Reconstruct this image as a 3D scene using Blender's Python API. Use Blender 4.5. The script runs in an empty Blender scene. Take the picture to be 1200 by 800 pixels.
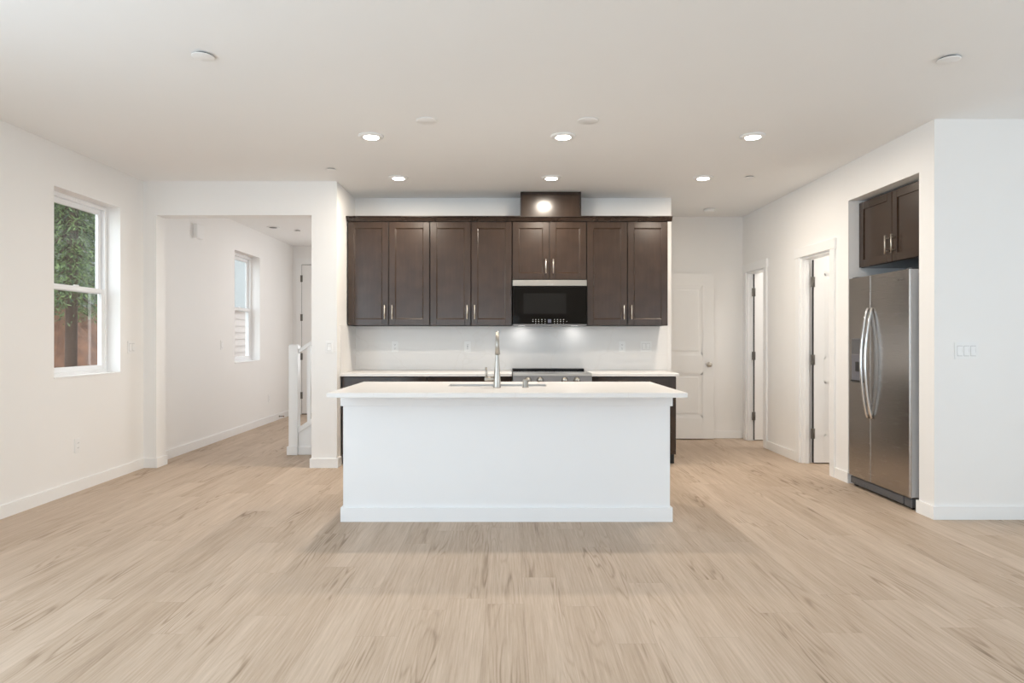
import bpy, bmesh, math, random
from mathutils import Vector, Matrix

random.seed(7)
scene = bpy.context.scene
COL = scene.collection

# ------------------------------------------------------------------ camera
cam_d = bpy.data.cameras.new('camera')
cam_d.sensor_width = 36.0
cam_d.lens = 760.0 / 1200.0 * 36.0
cam_d.shift_x = 7.0 / 1200.0
cam_d.shift_y = -4.0 / 1200.0
cam_d.clip_start = 0.05
cam_d.clip_end = 200
cam = bpy.data.objects.new('camera', cam_d)
COL.objects.link(cam)
cam.location = (0, 0, 1.245)
cam.rotation_euler = (math.pi / 2, 0, 0)
scene.camera = cam

# ------------------------------------------------------------------ colour management
scene.view_settings.view_transform = 'Standard'
scene.view_settings.look = 'None'
scene.view_settings.gamma = 1.0
scene.view_settings.use_curve_mapping = False
scene.view_settings.exposure = 0.0
scene.cycles.max_bounces = 14
scene.cycles.diffuse_bounces = 8
scene.cycles.glossy_bounces = 6
scene.cycles.transparent_max_bounces = 12
scene.cycles.caustics_reflective = False
scene.cycles.caustics_refractive = False
scene.cycles.sample_clamp_indirect = 6.0

# ------------------------------------------------------------------ world (overcast bright sky)
world = bpy.data.worlds.new('sky')
scene.world = world
world.use_nodes = True
wn = world.node_tree
wn.nodes.clear()
w_out = wn.nodes.new('ShaderNodeOutputWorld')
w_bg = wn.nodes.new('ShaderNodeBackground')
w_sky = wn.nodes.new('ShaderNodeTexSky')
w_sky.sky_type = 'NISHITA'
w_sky.sun_disc = False
w_sky.sun_elevation = math.radians(48)
w_sky.sun_rotation = math.radians(200)
w_mix = wn.nodes.new('ShaderNodeMixRGB')
w_mix.inputs['Fac'].default_value = 0.72
w_mix.inputs['Color2'].default_value = (7.0, 7.2, 7.4, 1)
wn.links.new(w_sky.outputs['Color'], w_mix.inputs['Color1'])
wn.links.new(w_mix.outputs['Color'], w_bg.inputs['Color'])
w_bg.inputs['Strength'].default_value = 0.62
wn.links.new(w_bg.outputs['Background'], w_out.inputs['Surface'])

# ------------------------------------------------------------------ large lights
def area_light(name, loc, rot, sx, sy, watts, colour, spread=180, shape='RECTANGLE'):
    d = bpy.data.lights.new(name, 'AREA')
    d.shape = shape
    d.size = sx
    if shape == 'RECTANGLE':
        d.size_y = sy
    d.energy = watts
    d.color = colour
    d.spread = math.radians(spread)
    o = bpy.data.objects.new(name, d)
    COL.objects.link(o)
    o.location = loc
    o.rotation_euler = rot
    return o

H = math.pi / 2
DAY = (0.70, 0.862, 1.0)
# daylight from glazing behind the camera; side and entry panels are added fill
area_light('daylight_patio_door', (-1.45, -2.8, 1.27), (H + 0.38, 0, 0), 3.5, 2.35, 69, DAY)
area_light('daylight_rear_window', (3.5, -2.85, 1.40), (H + 0.34, 0, 0), 2.6, 1.7, 22, DAY)
area_light('fill_right_side', (5.26, 0.7, 1.4), (H, 0, H), 3.4, 1.9, 60, DAY)  # panel added to even out the light, wall is solid
area_light('fill_left_side', (-3.45, 0.6, 1.4), (H, 0, -H), 3.4, 1.9, 110, DAY)  # invented panel brightening the right wall and fridge side
area_light('fill_hall_end', (-1.2, 10.55, 1.6), (-H, 0, 0), 1.5, 1.8, 34, (0.94, 0.97, 1.0))  # unseen panel added to brighten the far hall
# ceiling lamps of the rooms behind the two open doors on the right; hall fill added
area_light('closet_lamp', (3.55, 6.1, 2.70), (0, 0, 0), 0.25, 0.25, 6, (1.0, 0.93, 0.83), shape='DISK')
area_light('bathroom_lamp', (3.75, 7.35, 2.70), (0, 0, 0), 0.35, 0.35, 13, (1.0, 0.96, 0.91), shape='DISK')
area_light('fill_hall_ceiling', (-2.3, 8.6, 2.735), (0, 0, 0), 0.3, 0.3, 8, (1.0, 0.94, 0.90), shape='DISK')  # added to lift the hall walls, has no fixture

# ================================================================== helpers
ORG = {}


class MB:
    """collects shapes (world coordinates) into one mesh"""

    def __init__(self):
        self.bm = bmesh.new()
        self.mi = 0        # material slot given to the shapes added next

    def _merge(self, tmp):
        for f in tmp.faces:
            f.material_index = self.mi
        me = bpy.data.meshes.new('tmp')
        tmp.to_mesh(me)
        tmp.free()
        self.bm.from_mesh(me)
        bpy.data.meshes.remove(me)

    def box(self, x0, x1, y0, y1, z0, z1, bev=0.0, seg=2):
        t = bmesh.new()
        vs = [t.verts.new((x, y, z)) for z in (z0, z1) for y in (y0, y1) for x in (x0, x1)]
        for f in ((0, 2, 3, 1), (4, 5, 7, 6), (0, 1, 5, 4), (2, 6, 7, 3), (0, 4, 6, 2), (1, 3, 7, 5)):
            t.faces.new([vs[i] for i in f])
        if bev > 0:
            bmesh.ops.bevel(t, geom=list(t.edges), offset=bev, segments=seg, profile=0.7, affect='EDGES')
        self._merge(t)
        return self

    def prism(self, pts, axis, a0, a1, bev=0.0):
        """pts: 2D outline; axis 'x': (y,z), 'y': (x,z), 'z': (x,y)"""
        def P(p, a):
            if axis == 'x':
                return (a, p[0], p[1])
            if axis == 'y':
                return (p[0], a, p[1])
            return (p[0], p[1], a)
        t = bmesh.new()
        A = [t.verts.new(P(p, a0)) for p in pts]
        B = [t.verts.new(P(p, a1)) for p in pts]
        n = len(pts)
        t.faces.new(A)
        t.faces.new(B[::-1])
        for i in range(n):
            t.faces.new([A[i], B[i], B[(i + 1) % n], A[(i + 1) % n]])
        bmesh.ops.recalc_face_normals(t, faces=list(t.faces))
        if bev > 0:
            bmesh.ops.bevel(t, geom=list(t.edges), offset=bev, segments=2, profile=0.7, affect='EDGES')
        self._merge(t)
        return self

    def lathe(self, profile, centre, axis='z', n=32, smooth=True):
        """profile: list of (radius, height) along axis from centre"""
        t = bmesh.new()
        rings = []
        for r, h in profile:
            ring = []
            for k in range(n):
                a = 2 * math.pi * k / n
                u, v = max(r, 1e-5) * math.cos(a), max(r, 1e-5) * math.sin(a)
                if axis == 'z':
                    p = (u, v, h)
                elif axis == 'y':
                    p = (u, h, v)
                else:
                    p = (h, u, v)
                ring.append(t.verts.new((p[0] + centre[0], p[1] + centre[1], p[2] + centre[2])))
            rings.append(ring)
        for a, b in zip(rings, rings[1:]):
            for k in range(n):
                f = t.faces.new([a[k], a[(k + 1) % n], b[(k + 1) % n], b[k]])
                f.smooth = smooth
        t.faces.new(rings[0][::-1])
        t.faces.new(rings[-1])
        bmesh.ops.recalc_face_normals(t, faces=list(t.faces))
        self._merge(t)
        return self

    def tube(self, path, radii, n=16, flat=1.0):
        """round (or flattened) tube swept along 3D points"""
        pts = [Vector(p) for p in path]
        if not isinstance(radii, (list, tuple)):
            radii = [radii] * len(pts)
        t = bmesh.new()
        rings = []
        up = None
        for i, p in enumerate(pts):
            d = (pts[min(i + 1, len(pts) - 1)] - pts[max(i - 1, 0)]).normalized()
            if up is None:
                ref = Vector((1, 0, 0)) if abs(d.x) < 0.9 else Vector((0, 1, 0))
                up = (ref - d * ref.dot(d)).normalized()
            else:
                up = (up - d * up.dot(d)).normalized()
            side = d.cross(up)
            ring = []
            for k in range(n):
                a = 2 * math.pi * k / n
                ring.append(t.verts.new(p + (up * math.cos(a) * flat + side * math.sin(a)) * radii[i]))
            rings.append(ring)
        for a, b in zip(rings, rings[1:]):
            for k in range(n):
                f = t.faces.new([a[k], a[(k + 1) % n], b[(k + 1) % n], b[k]])
                f.smooth = True
        t.faces.new(rings[0][::-1])
        t.faces.new(rings[-1])
        bmesh.ops.recalc_face_normals(t, faces=list(t.faces))
        self._merge(t)
        return self

    def ring_slab(self, outer, inner, z0, z1, bev=0.0):
        """rectangular slab with a rectangular hole"""
        t = bmesh.new()
        def lp(r, z):
            x0, x1, y0, y1 = r
            return [t.verts.new(p) for p in ((x0, y0, z), (x1, y0, z), (x1, y1, z), (x0, y1, z))]
        ob, ot, ib, it = lp(outer, z0), lp(outer, z1), lp(inner, z0), lp(inner, z1)
        for k in range(4):
            j = (k + 1) % 4
            t.faces.new([ot[k], ot[j], it[j], it[k]])
            t.faces.new([ob[j], ob[k], ib[k], ib[j]])
            t.faces.new([ob[k], ob[j], ot[j], ot[k]])
            t.faces.new([ib[j], ib[k], it[k], it[j]])
        bmesh.ops.recalc_face_normals(t, faces=list(t.faces))
        if bev > 0:
            ed = [e for e in t.edges if all(v in ot for v in e.verts) or all(v in ob for v in e.verts) or
                  (any(v in ot for v in e.verts) and any(v in ob for v in e.verts))]
            bmesh.ops.bevel(t, geom=ed, offset=bev, segments=2, profile=0.7, affect='EDGES')
        self._merge(t)
        return self

    def build(self, name, mat, parent=None, origin=None):
        if origin is None:
            origin = ORG[parent.name] if parent is not None else None
        if origin is None:
            # origin at the base centre of the geometry
            xs = [v.co for v in self.bm.verts]
            origin = Vector(((min(c.x for c in xs) + max(c.x for c in xs)) / 2,
                             (min(c.y for c in xs) + max(c.y for c in xs)) / 2,
                             min(c.z for c in xs)))
        origin = Vector(origin)
        bmesh.ops.translate(self.bm, verts=list(self.bm.verts), vec=-origin)
        me = bpy.data.meshes.new(name)
        self.bm.to_mesh(me)
        self.bm.free()
        mats = mat if isinstance(mat, (list, tuple)) else [mat]
        for m in mats:
            me.materials.append(m)
        o = bpy.data.objects.new(name, me)
        COL.objects.link(o)
        if parent is not None:
            o.parent = parent
        else:
            o.location = origin
        ORG[o.name] = origin
        return o


def tag(o, label, cat, group=None, kind=None):
    o['label'] = label
    o['category'] = cat
    if group:
        o['group'] = group
    if kind:
        o['kind'] = kind
    return o


def thing(name, loc, label, cat, group=None, kind=None):
    o = bpy.data.objects.new(name, None)
    o.empty_display_size = 0.1
    COL.objects.link(o)
    o.location = loc
    ORG[o.name] = Vector(loc)
    return tag(o, label, cat, group, kind)


def copy_thing(root, loc, label, group=None):
    r = root.copy()
    COL.objects.link(r)
    r.location = loc
    r['label'] = label
    if group:
        r['group'] = group
    for ch in list(root.children):
        c = ch.copy()
        COL.objects.link(c)
        c.parent = r
        for g in list(ch.children):
            d = g.copy()
            COL.objects.link(d)
            d.parent = c
    return r


# ================================================================== materials
def new_mat(name):
    m = bpy.data.materials.new(name)
    m.use_nodes = True
    nt = m.node_tree
    b = nt.nodes['Principled BSDF']
    return m, nt, b


def N(nt, typ, **kw):
    n = nt.nodes.new(typ)
    for k, v in kw.items():
        setattr(n, k, v)
    return n


def plain(name, col, rough=0.5, metal=0.0, noise=0.0, scale=40, bump=0.0, coat=0.0, spec=0.5):
    m, nt, b = new_mat(name)
    b.inputs['Base Color'].default_value = (*col, 1)
    b.inputs['Roughness'].default_value = rough
    b.inputs['Metallic'].default_value = metal
    b.inputs['Coat Weight'].default_value = coat
    b.inputs['Specular IOR Level'].default_value = spec
    if noise or bump:
        tc = N(nt, 'ShaderNodeTexCoord')
        nz = N(nt, 'ShaderNodeTexNoise')
        nz.inputs['Scale'].default_value = scale
        nz.inputs['Detail'].default_value = 4
        nt.links.new(tc.outputs['Object'], nz.inputs['Vector'])
        if noise:
            r = N(nt, 'ShaderNodeMapRange')
            r.inputs['To Min'].default_value = 1 - noise
            r.inputs['To Max'].default_value = 1 + noise
            nt.links.new(nz.outputs['Fac'], r.inputs['Value'])
            mx = N(nt, 'ShaderNodeMixRGB', blend_type='MULTIPLY')
            mx.inputs['Fac'].default_value = 1
            mx.inputs['Color1'].default_value = (*col, 1)
            nt.links.new(r.outputs['Result'], mx.inputs['Color2'])
            nt.links.new(mx.outputs['Color'], b.inputs['Base Color'])
        if bump:
            bp = N(nt, 'ShaderNodeBump')
            bp.inputs['Strength'].default_value = bump
            bp.inputs['Distance'].default_value = 0.002
            nt.links.new(nz.outputs['Fac'], bp.inputs['Height'])
            nt.links.new(bp.outputs['Normal'], b.inputs['Normal'])
    return m


WALL = plain('painted_drywall', (0.865, 0.855, 0.842), 0.55, noise=0.012, scale=3, bump=0.03)
CEIL = plain('ceiling_paint', (0.88, 0.88, 0.875), 0.7, noise=0.012, scale=2)
TRIM = plain('white_trim_paint', (0.87, 0.87, 0.865), 0.35, noise=0.01, scale=6)
DOORW = plain('white_door_paint', (0.86, 0.855, 0.845), 0.4, noise=0.01, scale=6)
ISLAND = plain('island_white_paint', (0.86, 0.865, 0.875), 0.4, noise=0.008, scale=4)
VINYL = plain('white_vinyl', (0.87, 0.875, 0.885), 0.3, noise=0.01, scale=8)
PLATE = plain('white_plastic', (0.86, 0.858, 0.85), 0.4, noise=0.01, scale=30)
SLOT = plain('dark_slots', (0.05, 0.05, 0.05), 0.5, noise=0.05)
GAPSHADE = plain('gap_shade', (0.02, 0.02, 0.02), 0.7, noise=0.05)  # black painting the shade inside narrow gaps
NICKEL = plain('satin_nickel', (0.66, 0.62, 0.56), 0.28, 1.0, noise=0.03, scale=60)
HINGE = plain('hinge_nickel', (0.17, 0.16, 0.145), 0.45, 0.6, noise=0.05, scale=60)
BLACK = plain('black_plastic', (0.012, 0.012, 0.013), 0.45, noise=0.05)
GREY = plain('grey_plastic', (0.10, 0.10, 0.105), 0.45, noise=0.05)
BGLASS = plain('black_glass', (0.006, 0.005, 0.004), 0.06, noise=0.05, spec=0.10)
BWIN = plain('microwave_window_mesh', (0.012, 0.011, 0.010), 0.12, noise=0.05, spec=0.15)
GROOVESHADE = plain('switch_groove_shade', (0.42, 0.42, 0.42), 0.6, noise=0.02)  # grey painting the shadow around the rockers
PRINT = plain('printed_marks', (0.42, 0.42, 0.42), 0.5, noise=0.05)
PRINTD = plain('printed_dark_marks', (0.10, 0.09, 0.085), 0.5, noise=0.05)
BRONZE = plain('brown_rubber', (0.22, 0.12, 0.08), 0.5, noise=0.1)


def emission(name, col, strength):
    m, nt, b = new_mat(name)
    b.inputs['Base Color'].default_value = (*col, 1)
    b.inputs['Emission Color'].default_value = (*col, 1)
    b.inputs['Emission Strength'].default_value = strength
    return m


LED = emission('lit_led_lens', (1.0, 0.95, 0.88), 30)
DISPLAY = plain('display_glass', (0.10, 0.10, 0.14), 0.3, noise=0.05)


def make_steel(name, col, rough, stretch=(1, 1, 90)):
    m, nt, b = new_mat(name)
    b.inputs['Metallic'].default_value = 1
    tc = N(nt, 'ShaderNodeTexCoord')
    mp = N(nt, 'ShaderNodeMapping')
    mp.inputs['Scale'].default_value = stretch
    nz = N(nt, 'ShaderNodeTexNoise')
    nz.inputs['Scale'].default_value = 6
    nz.inputs['Detail'].default_value = 5
    nt.links.new(tc.outputs['Object'], mp.inputs['Vector'])
    nt.links.new(mp.outputs['Vector'], nz.inputs['Vector'])
    r = N(nt, 'ShaderNodeMapRange')
    r.inputs['To Min'].default_value = rough - 0.012
    r.inputs['To Max'].default_value = rough + 0.012
    nt.links.new(nz.outputs['Fac'], r.inputs['Value'])
    nt.links.new(r.outputs['Result'], b.inputs['Roughness'])
    r2 = N(nt, 'ShaderNodeMapRange')
    r2.inputs['To Min'].default_value = 0.985
    r2.inputs['To Max'].default_value = 1.015
    nt.links.new(nz.outputs['Fac'], r2.inputs['Value'])
    mx = N(nt, 'ShaderNodeMixRGB', blend_type='MULTIPLY')
    mx.inputs['Fac'].default_value = 1
    mx.inputs['Color1'].default_value = (*col, 1)
    nt.links.new(r2.outputs['Result'], mx.inputs['Color2'])
    nt.links.new(mx.outputs['Color'], b.inputs['Base Color'])
    return m


STEEL = make_steel('brushed_stainless', (0.43, 0.405, 0.385), 0.27)
STEELB = make_steel('bright_stainless', (0.56, 0.54, 0.51), 0.30)
STRIP = make_steel('warm_stainless', (0.42, 0.385, 0.34), 0.36)
RANGEST = make_steel('range_stainless', (0.27, 0.26, 0.26), 0.42)
EDGESHINE = plain('edge_shine_silver', (0.62, 0.62, 0.63), 0.35, 0.2, noise=0.02)  # pale tone in place of a bright edge reflection
CHROME = plain('polished_handle', (0.74, 0.73, 0.72), 0.13, 1.0, noise=0.02)
FAUCET = plain('brushed_nickel_faucet', (0.46, 0.435, 0.40), 0.33, 1.0, noise=0.03, scale=50)


def make_wood(name, c1, c2, rough=0.22):
    m, nt, b = new_mat(name)
    tc = N(nt, 'ShaderNodeTexCoord')
    mp = N(nt, 'ShaderNodeMapping')
    mp.inputs['Scale'].default_value = (26, 26, 2.2)
    n1 = N(nt, 'ShaderNodeTexNoise')
    n1.inputs['Scale'].default_value = 1.6
    n1.inputs['Detail'].default_value = 6
    n1.inputs['Roughness'].default_value = 0.6
    nt.links.new(tc.outputs['Object'], mp.inputs['Vector'])
    nt.links.new(mp.outputs['Vector'], n1.inputs['Vector'])
    n2 = N(nt, 'ShaderNodeTexNoise')
    n2.inputs['Scale'].default_value = 7
    n2.inputs['Detail'].default_value = 3
    nt.links.new(tc.outputs['Object'], n2.inputs['Vector'])
    ad = N(nt, 'ShaderNodeMath', operation='MULTIPLY_ADD')
    ad.inputs[1].default_value = 0.45
    nt.links.new(n1.outputs['Fac'], ad.inputs[0])
    m2 = N(nt, 'ShaderNodeMath', operation='MULTIPLY')
    m2.inputs[1].default_value = 0.55
    nt.links.new(n2.outputs['Fac'], m2.inputs[0])
    nt.links.new(m2.outputs[0], ad.inputs[2])
    cr = N(nt, 'ShaderNodeValToRGB')
    cr.color_ramp.elements[0].position = 0.36
    cr.color_ramp.elements[0].color = (*c1, 1)
    cr.color_ramp.elements[1].position = 0.66
    cr.color_ramp.elements[1].color = (*c2, 1)
    nt.links.new(ad.outputs[0], cr.inputs['Fac'])
    nt.links.new(cr.outputs['Color'], b.inputs['Base Color'])
    b.inputs['Roughness'].default_value = rough
    b.inputs['Specular IOR Level'].default_value = 0.58
    return m


WOOD = make_wood('espresso_maple', (0.0305, 0.0165, 0.0095), (0.0425, 0.0235, 0.0140))
WOODGAP = make_wood('cabinet_gap_shade', (0.010, 0.006, 0.0045), (0.014, 0.009, 0.007), 0.6)  # blackened copy of the wood, painting the shade between doors
WOODD = make_wood('espresso_dark', (0.020, 0.0125, 0.0095), (0.036, 0.0225, 0.017))


def make_quartz():
    m, nt, b = new_mat('white_quartz')
    tc = N(nt, 'ShaderNodeTexCoord')
    d = N(nt, 'ShaderNodeTexNoise')
    d.inputs['Scale'].default_value = 1.3
    d.inputs['Detail'].default_value = 4
    nt.links.new(tc.outputs['Object'], d.inputs['Vector'])
    mx = N(nt, 'ShaderNodeMixRGB')
    mx.inputs['Fac'].default_value = 0.55
    nt.links.new(tc.outputs['Object'], mx.inputs['Color1'])
    nt.links.new(d.outputs['Color'], mx.inputs['Color2'])
    v = N(nt, 'ShaderNodeTexVoronoi', feature='DISTANCE_TO_EDGE')
    v.inputs['Scale'].default_value = 2.6
    nt.links.new(mx.outputs['Color'], v.inputs['Vector'])
    cr = N(nt, 'ShaderNodeValToRGB')
    cr.color_ramp.elements[0].position = 0.0
    cr.color_ramp.elements[0].color = (0.765, 0.745, 0.725, 1)
    cr.color_ramp.elements[1].position = 0.016
    cr.color_ramp.elements[1].color = (0.79, 0.775, 0.76, 1)
    nt.links.new(v.outputs['Distance'], cr.inputs['Fac'])
    nt.links.new(cr.outputs['Color'], b.inputs['Base Color'])
    b.inputs['Roughness'].default_value = 0.30
    return m


QUARTZ = make_quartz()


def make_floor():
    m, nt, b = new_mat('oak_plank_floor')
    L = nt.links.new

    def M(op, a, c=None, d=None):
        n = N(nt, 'ShaderNodeMath', operation=op)
        for i, s in enumerate((a, c, d)):
            if s is None:
                continue
            if isinstance(s, (int, float)):
                n.inputs[i].default_value = s
            else:
                L(s, n.inputs[i])
        return n.outputs[0]

    tc = N(nt, 'ShaderNodeNewGeometry')
    sp = N(nt, 'ShaderNodeSeparateXYZ')
    L(tc.outputs['Position'], sp.inputs['Vector'])
    X, Y = sp.outputs['X'], sp.outputs['Y']
    PW, PL = 0.178, 1.22
    u = M('DIVIDE', M('ADD', X, 20.03), PW)
    iu = M('FLOOR', u)
    fu = M('SUBTRACT', u, iu)
    wn1 = N(nt, 'ShaderNodeTexWhiteNoise', noise_dimensions='1D')
    L(iu, wn1.inputs['W'])
    v = M('ADD', M('DIVIDE', M('ADD', Y, 20.0), PL), wn1.outputs['Value'])
    iv = M('FLOOR', v)
    fv = M('SUBTRACT', v, iv)
    cv = N(nt, 'ShaderNodeCombineXYZ')
    L(iu, cv.inputs['X'])
    L(iv, cv.inputs['Y'])
    wn2 = N(nt, 'ShaderNodeTexWhiteNoise', noise_dimensions='3D')
    L(cv.outputs['Vector'], wn2.inputs['Vector'])
    rnd = wn2.outputs['Value']
    # grain space, shifted per plank
    gx = M('ADD', X, M('MULTIPLY', rnd, 37.0))
    gy = M('ADD', Y, M('MULTIPLY', rnd, 91.0))

    def noise(sx, sy, det, rough=0.55):
        c = N(nt, 'ShaderNodeCombineXYZ')
        L(M('MULTIPLY', gx, sx), c.inputs['X'])
        L(M('MULTIPLY', gy, sy), c.inputs['Y'])
        n = N(nt, 'ShaderNodeTexNoise')
        n.inputs['Scale'].default_value = 1.0
        n.inputs['Detail'].default_value = det
        n.inputs['Roughness'].default_value = rough
        L(c.outputs['Vector'], n.inputs['Vector'])
        return n.outputs['Fac']

    low = noise(8.0, 0.62, 1.5)
    rings = M('SINE', M('MULTIPLY', low, 95.0))
    ringmask = noise(4.0, 0.9, 2)
    fine = noise(95.0, 3.2, 4, 0.65)
    broad = noise(11.0, 0.45, 3)
    # cathedral figure: contour lines where the mask is high
    mk = N(nt, 'ShaderNodeMapRange')
    mk.inputs['From Min'].default_value = 0.50
    mk.inputs['From Max'].default_value = 0.68
    L(ringmask, mk.inputs['Value'])
    rg = M('MULTIPLY', M('POWER', M('MULTIPLY_ADD', rings, 0.5, 0.5), 4.0), mk.outputs['Result'])
    t = M('ADD', M('MULTIPLY', rnd, 0.11), 0.115)
    t = M('ADD', t, M('MULTIPLY', fine, 0.56))
    t = M('ADD', t, M('MULTIPLY', broad, 0.34))
    t = M('SUBTRACT', t, M('MULTIPLY', rg, 0.26))
    cr = N(nt, 'ShaderNodeValToRGB')
    e = cr.color_ramp.elements
    e[0].position = 0.25
    e[0].color = (0.215, 0.152, 0.102, 1)
    e[1].position = 0.78
    e[1].color = (0.60, 0.488, 0.392, 1)
    k = e.new(0.52)
    k.color = (0.44, 0.338, 0.252, 1)
    L(t, cr.inputs['Fac'])
    # plank seams
    du = M('MULTIPLY', M('MINIMUM', fu, M('SUBTRACT', 1.0, fu)), PW)
    dv = M('MULTIPLY', M('MINIMUM', fv, M('SUBTRACT', 1.0, fv)), PL)
    seam = M('LESS_THAN', M('MINIMUM', du, dv), 0.0011)
    mx = N(nt, 'ShaderNodeMixRGB')
    L(M('MULTIPLY', seam, 0.2), mx.inputs['Fac'])
    L(cr.outputs['Color'], mx.inputs['Color1'])
    mx.inputs['Color2'].default_value = (0.16, 0.11, 0.075, 1)
    L(mx.outputs['Color'], b.inputs['Base Color'])
    L(M('MULTIPLY_ADD', fine, 0.14, 0.44), b.inputs['Roughness'])
    b.inputs['Specular IOR Level'].default_value = 0.18
    bp = N(nt, 'ShaderNodeBump')
    bp.inputs['Strength'].default_value = 0.08
    bp.inputs['Distance'].default_value = 0.001
    L(fine, bp.inputs['Height'])
    L(bp.outputs['Normal'], b.inputs['Normal'])
    return m


FLOOR = make_floor()


def make_glass():
    m = bpy.data.materials.new('window_glass')
    m.use_nodes = True
    nt = m.node_tree
    nt.nodes.clear()
    out = N(nt, 'ShaderNodeOutputMaterial')
    tr = N(nt, 'ShaderNodeBsdfTransparent')
    tr.inputs['Color'].default_value = (0.93, 0.96, 0.96, 1)
    gl = N(nt, 'ShaderNodeBsdfGlossy')
    gl.inputs['Roughness'].default_value = 0.02
    lw = N(nt, 'ShaderNodeLayerWeight')
    lw.inputs['Blend'].default_value = 0.5
    pw = N(nt, 'ShaderNodeMath', operation='POWER')
    pw.inputs[1].default_value = 4.0
    nt.links.new(lw.outputs['Facing'], pw.inputs[0])
    fr = N(nt, 'ShaderNodeMath', operation='MULTIPLY_ADD')
    fr.inputs[1].default_value = 0.6
    fr.inputs[2].default_value = 0.03
    nt.links.new(pw.outputs[0], fr.inputs[0])
    mx = N(nt, 'ShaderNodeMixShader')
    nt.links.new(fr.outputs[0], mx.inputs['Fac'])
    nt.links.new(tr.outputs['BSDF'], mx.inputs[1])
    nt.links.new(gl.outputs['BSDF'], mx.inputs[2])
    nt.links.new(mx.outputs['Shader'], out.inputs['Surface'])
    return m


GLASS = make_glass()

# ================================================================== room shell
ZC = 2.75
XL, XR = -3.485, 2.945


def shell(name, mb, mat, label, cat):
    o = mb.build(name, mat, origin=(0, 0, 0))
    return tag(o, label, cat, kind='structure')


shell('floor', MB().box(-3.69, 5.42, -3.14, 10.74, -0.12, 0), FLOOR,
      'light oak plank floor running the length of the room', 'floor')
shell('ceiling', MB().box(-3.69, 5.42, -3.14, 10.74, ZC, ZC + 0.12), CEIL,
      'flat off-white ceiling over the kitchen and dining area', 'ceiling')

# left wall with two window openings
W1 = (5.0, 5.86, 0.93, 2.42)
W2 = (8.33, 9.18, 0.92, 2.38)
mb = MB()
XO = XL - 0.205
y = -3.14
for (a, b_, z0, z1) in (W1, W2):
    mb.box(XO, XL, y, a, 0, ZC)
    mb.box(XO, XL, a, b_, 0, z0)
    mb.box(XO, XL, a, b_, z1, ZC)
    y = b_
mb.box(XO, XL, y, 10.74, 0, ZC)
shell('wall_left', mb, WALL, 'long off-white wall on the left with two windows', 'wall')

# wall with the wide opening to the hall
mb = MB()
mb.box(XL, -3.361, 6.23, 6.40, 0, ZC)
mb.box(-3.361, -1.869, 6.23, 6.40, 2.425, ZC)
mb.box(-1.869, -1.625, 6.23, 6.97, 0, ZC)
shell('wall_opening', mb, WALL, 'off-white wall with the wide cased-free opening to the hall', 'wall')
shell('wall_kitchen', MB().box(-1.869, 1.775, 6.97, 7.07, 0, ZC), WALL,
      'off-white wall behind the dark kitchen cabinets', 'wall')
mb = MB()
mb.box(1.655, 1.775, 7.07, 7.22, 0, ZC).box(1.655, 1.775, 7.22, 7.97, 2.06, ZC).box(1.655, 1.775, 7.97, 8.07, 0, ZC)
shell('wall_pantry', mb, WALL, 'short hall wall with the pantry doorway behind the kitchen', 'wall')
shell('wall_hall', MB().box(0.62, 4.72, 8.07, 8.19, 0, ZC), WALL, 'wall closing the hall behind the open panel door', 'wall')
shell('wall_stair', MB().box(0.5, 0.62, 7.07, 10.74, 0, ZC), WALL, 'wall at the far side of the staircase', 'wall')
shell('wall_entry', MB().box(XL, 0.5, 10.6, 10.74, 0, ZC), WALL, 'far wall of the hall with the tall white door', 'wall')

# right wall: fridge alcove and two doorways
A0, A1, AZ = 4.624, 5.58, 2.425
D1 = (5.875, 6.478)
D2 = (7.385, 7.92)
DZ = 2.045
XW = XR + 0.115
mb = MB()
mb.box(XR, XW, A0, A1, AZ, ZC)
mb.box(XR, XW, A1, D1[0], 0, ZC)
mb.box(XR, XW, D1[0], D1[1], DZ, ZC)
mb.box(XR, XW, D1[1], D2[0], 0, ZC)
mb.box(XR, XW, D2[0], D2[1], DZ, ZC)
mb.box(XR, XW, D2[1], 8.07, 0, ZC)
shell('wall_right', mb, WALL, 'off-white wall on the right with the fridge alcove and two doorways', 'wall')
shell('wall_near', MB().box(XR, 5.3, 4.46, A0, 0, ZC), WALL, 'bright off-white wall facing the room beside the fridge', 'wall')
mb = MB()
mb.box(XW, 3.87, A1, A1 + 0.1, 0, ZC)
mb.box(3.77, 3.87, A0, A1, 0, ZC)
mb.box(XW, 3.77, A0, A1, AZ, AZ + 0.08)
shell('wall_alcove', mb, WALL, 'inner walls of the fridge alcove', 'wall')
mb = MB()
mb.box(4.1, 4.2, 5.68, 6.66, 0, ZC).box(XW, 4.72, 6.62, 6.72, 0, ZC).box(4.62, 4.72, 6.72, 8.07, 0, ZC)
shell('wall_closet', mb, WALL, 'walls of the small rooms behind the two open doors', 'wall')
# living room behind the camera
mb = MB()
mb.box(-3.69, 5.42, -3.14, -3.0, 0, ZC)
shell('wall_rear', mb, WALL, 'wall behind the camera', 'wall')
shell('wall_living', MB().box(5.3, 5.42, -3.0, A0, 0, ZC), WALL, 'right wall of the living room', 'wall')

# ---------------------------------------------------------------- baseboards
BH, BT = 0.09, 0.014


def base(name, label, *outlines):
    m = MB()
    for pts in outlines:
        m.prism(pts, 'z', 0, BH)
    shell(name, m, TRIM, label, 'baseboard')


def rect(x0, x1, y0, y1):
    return [(x0, y0), (x1, y0), (x1, y1), (x0, y1)]


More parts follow.
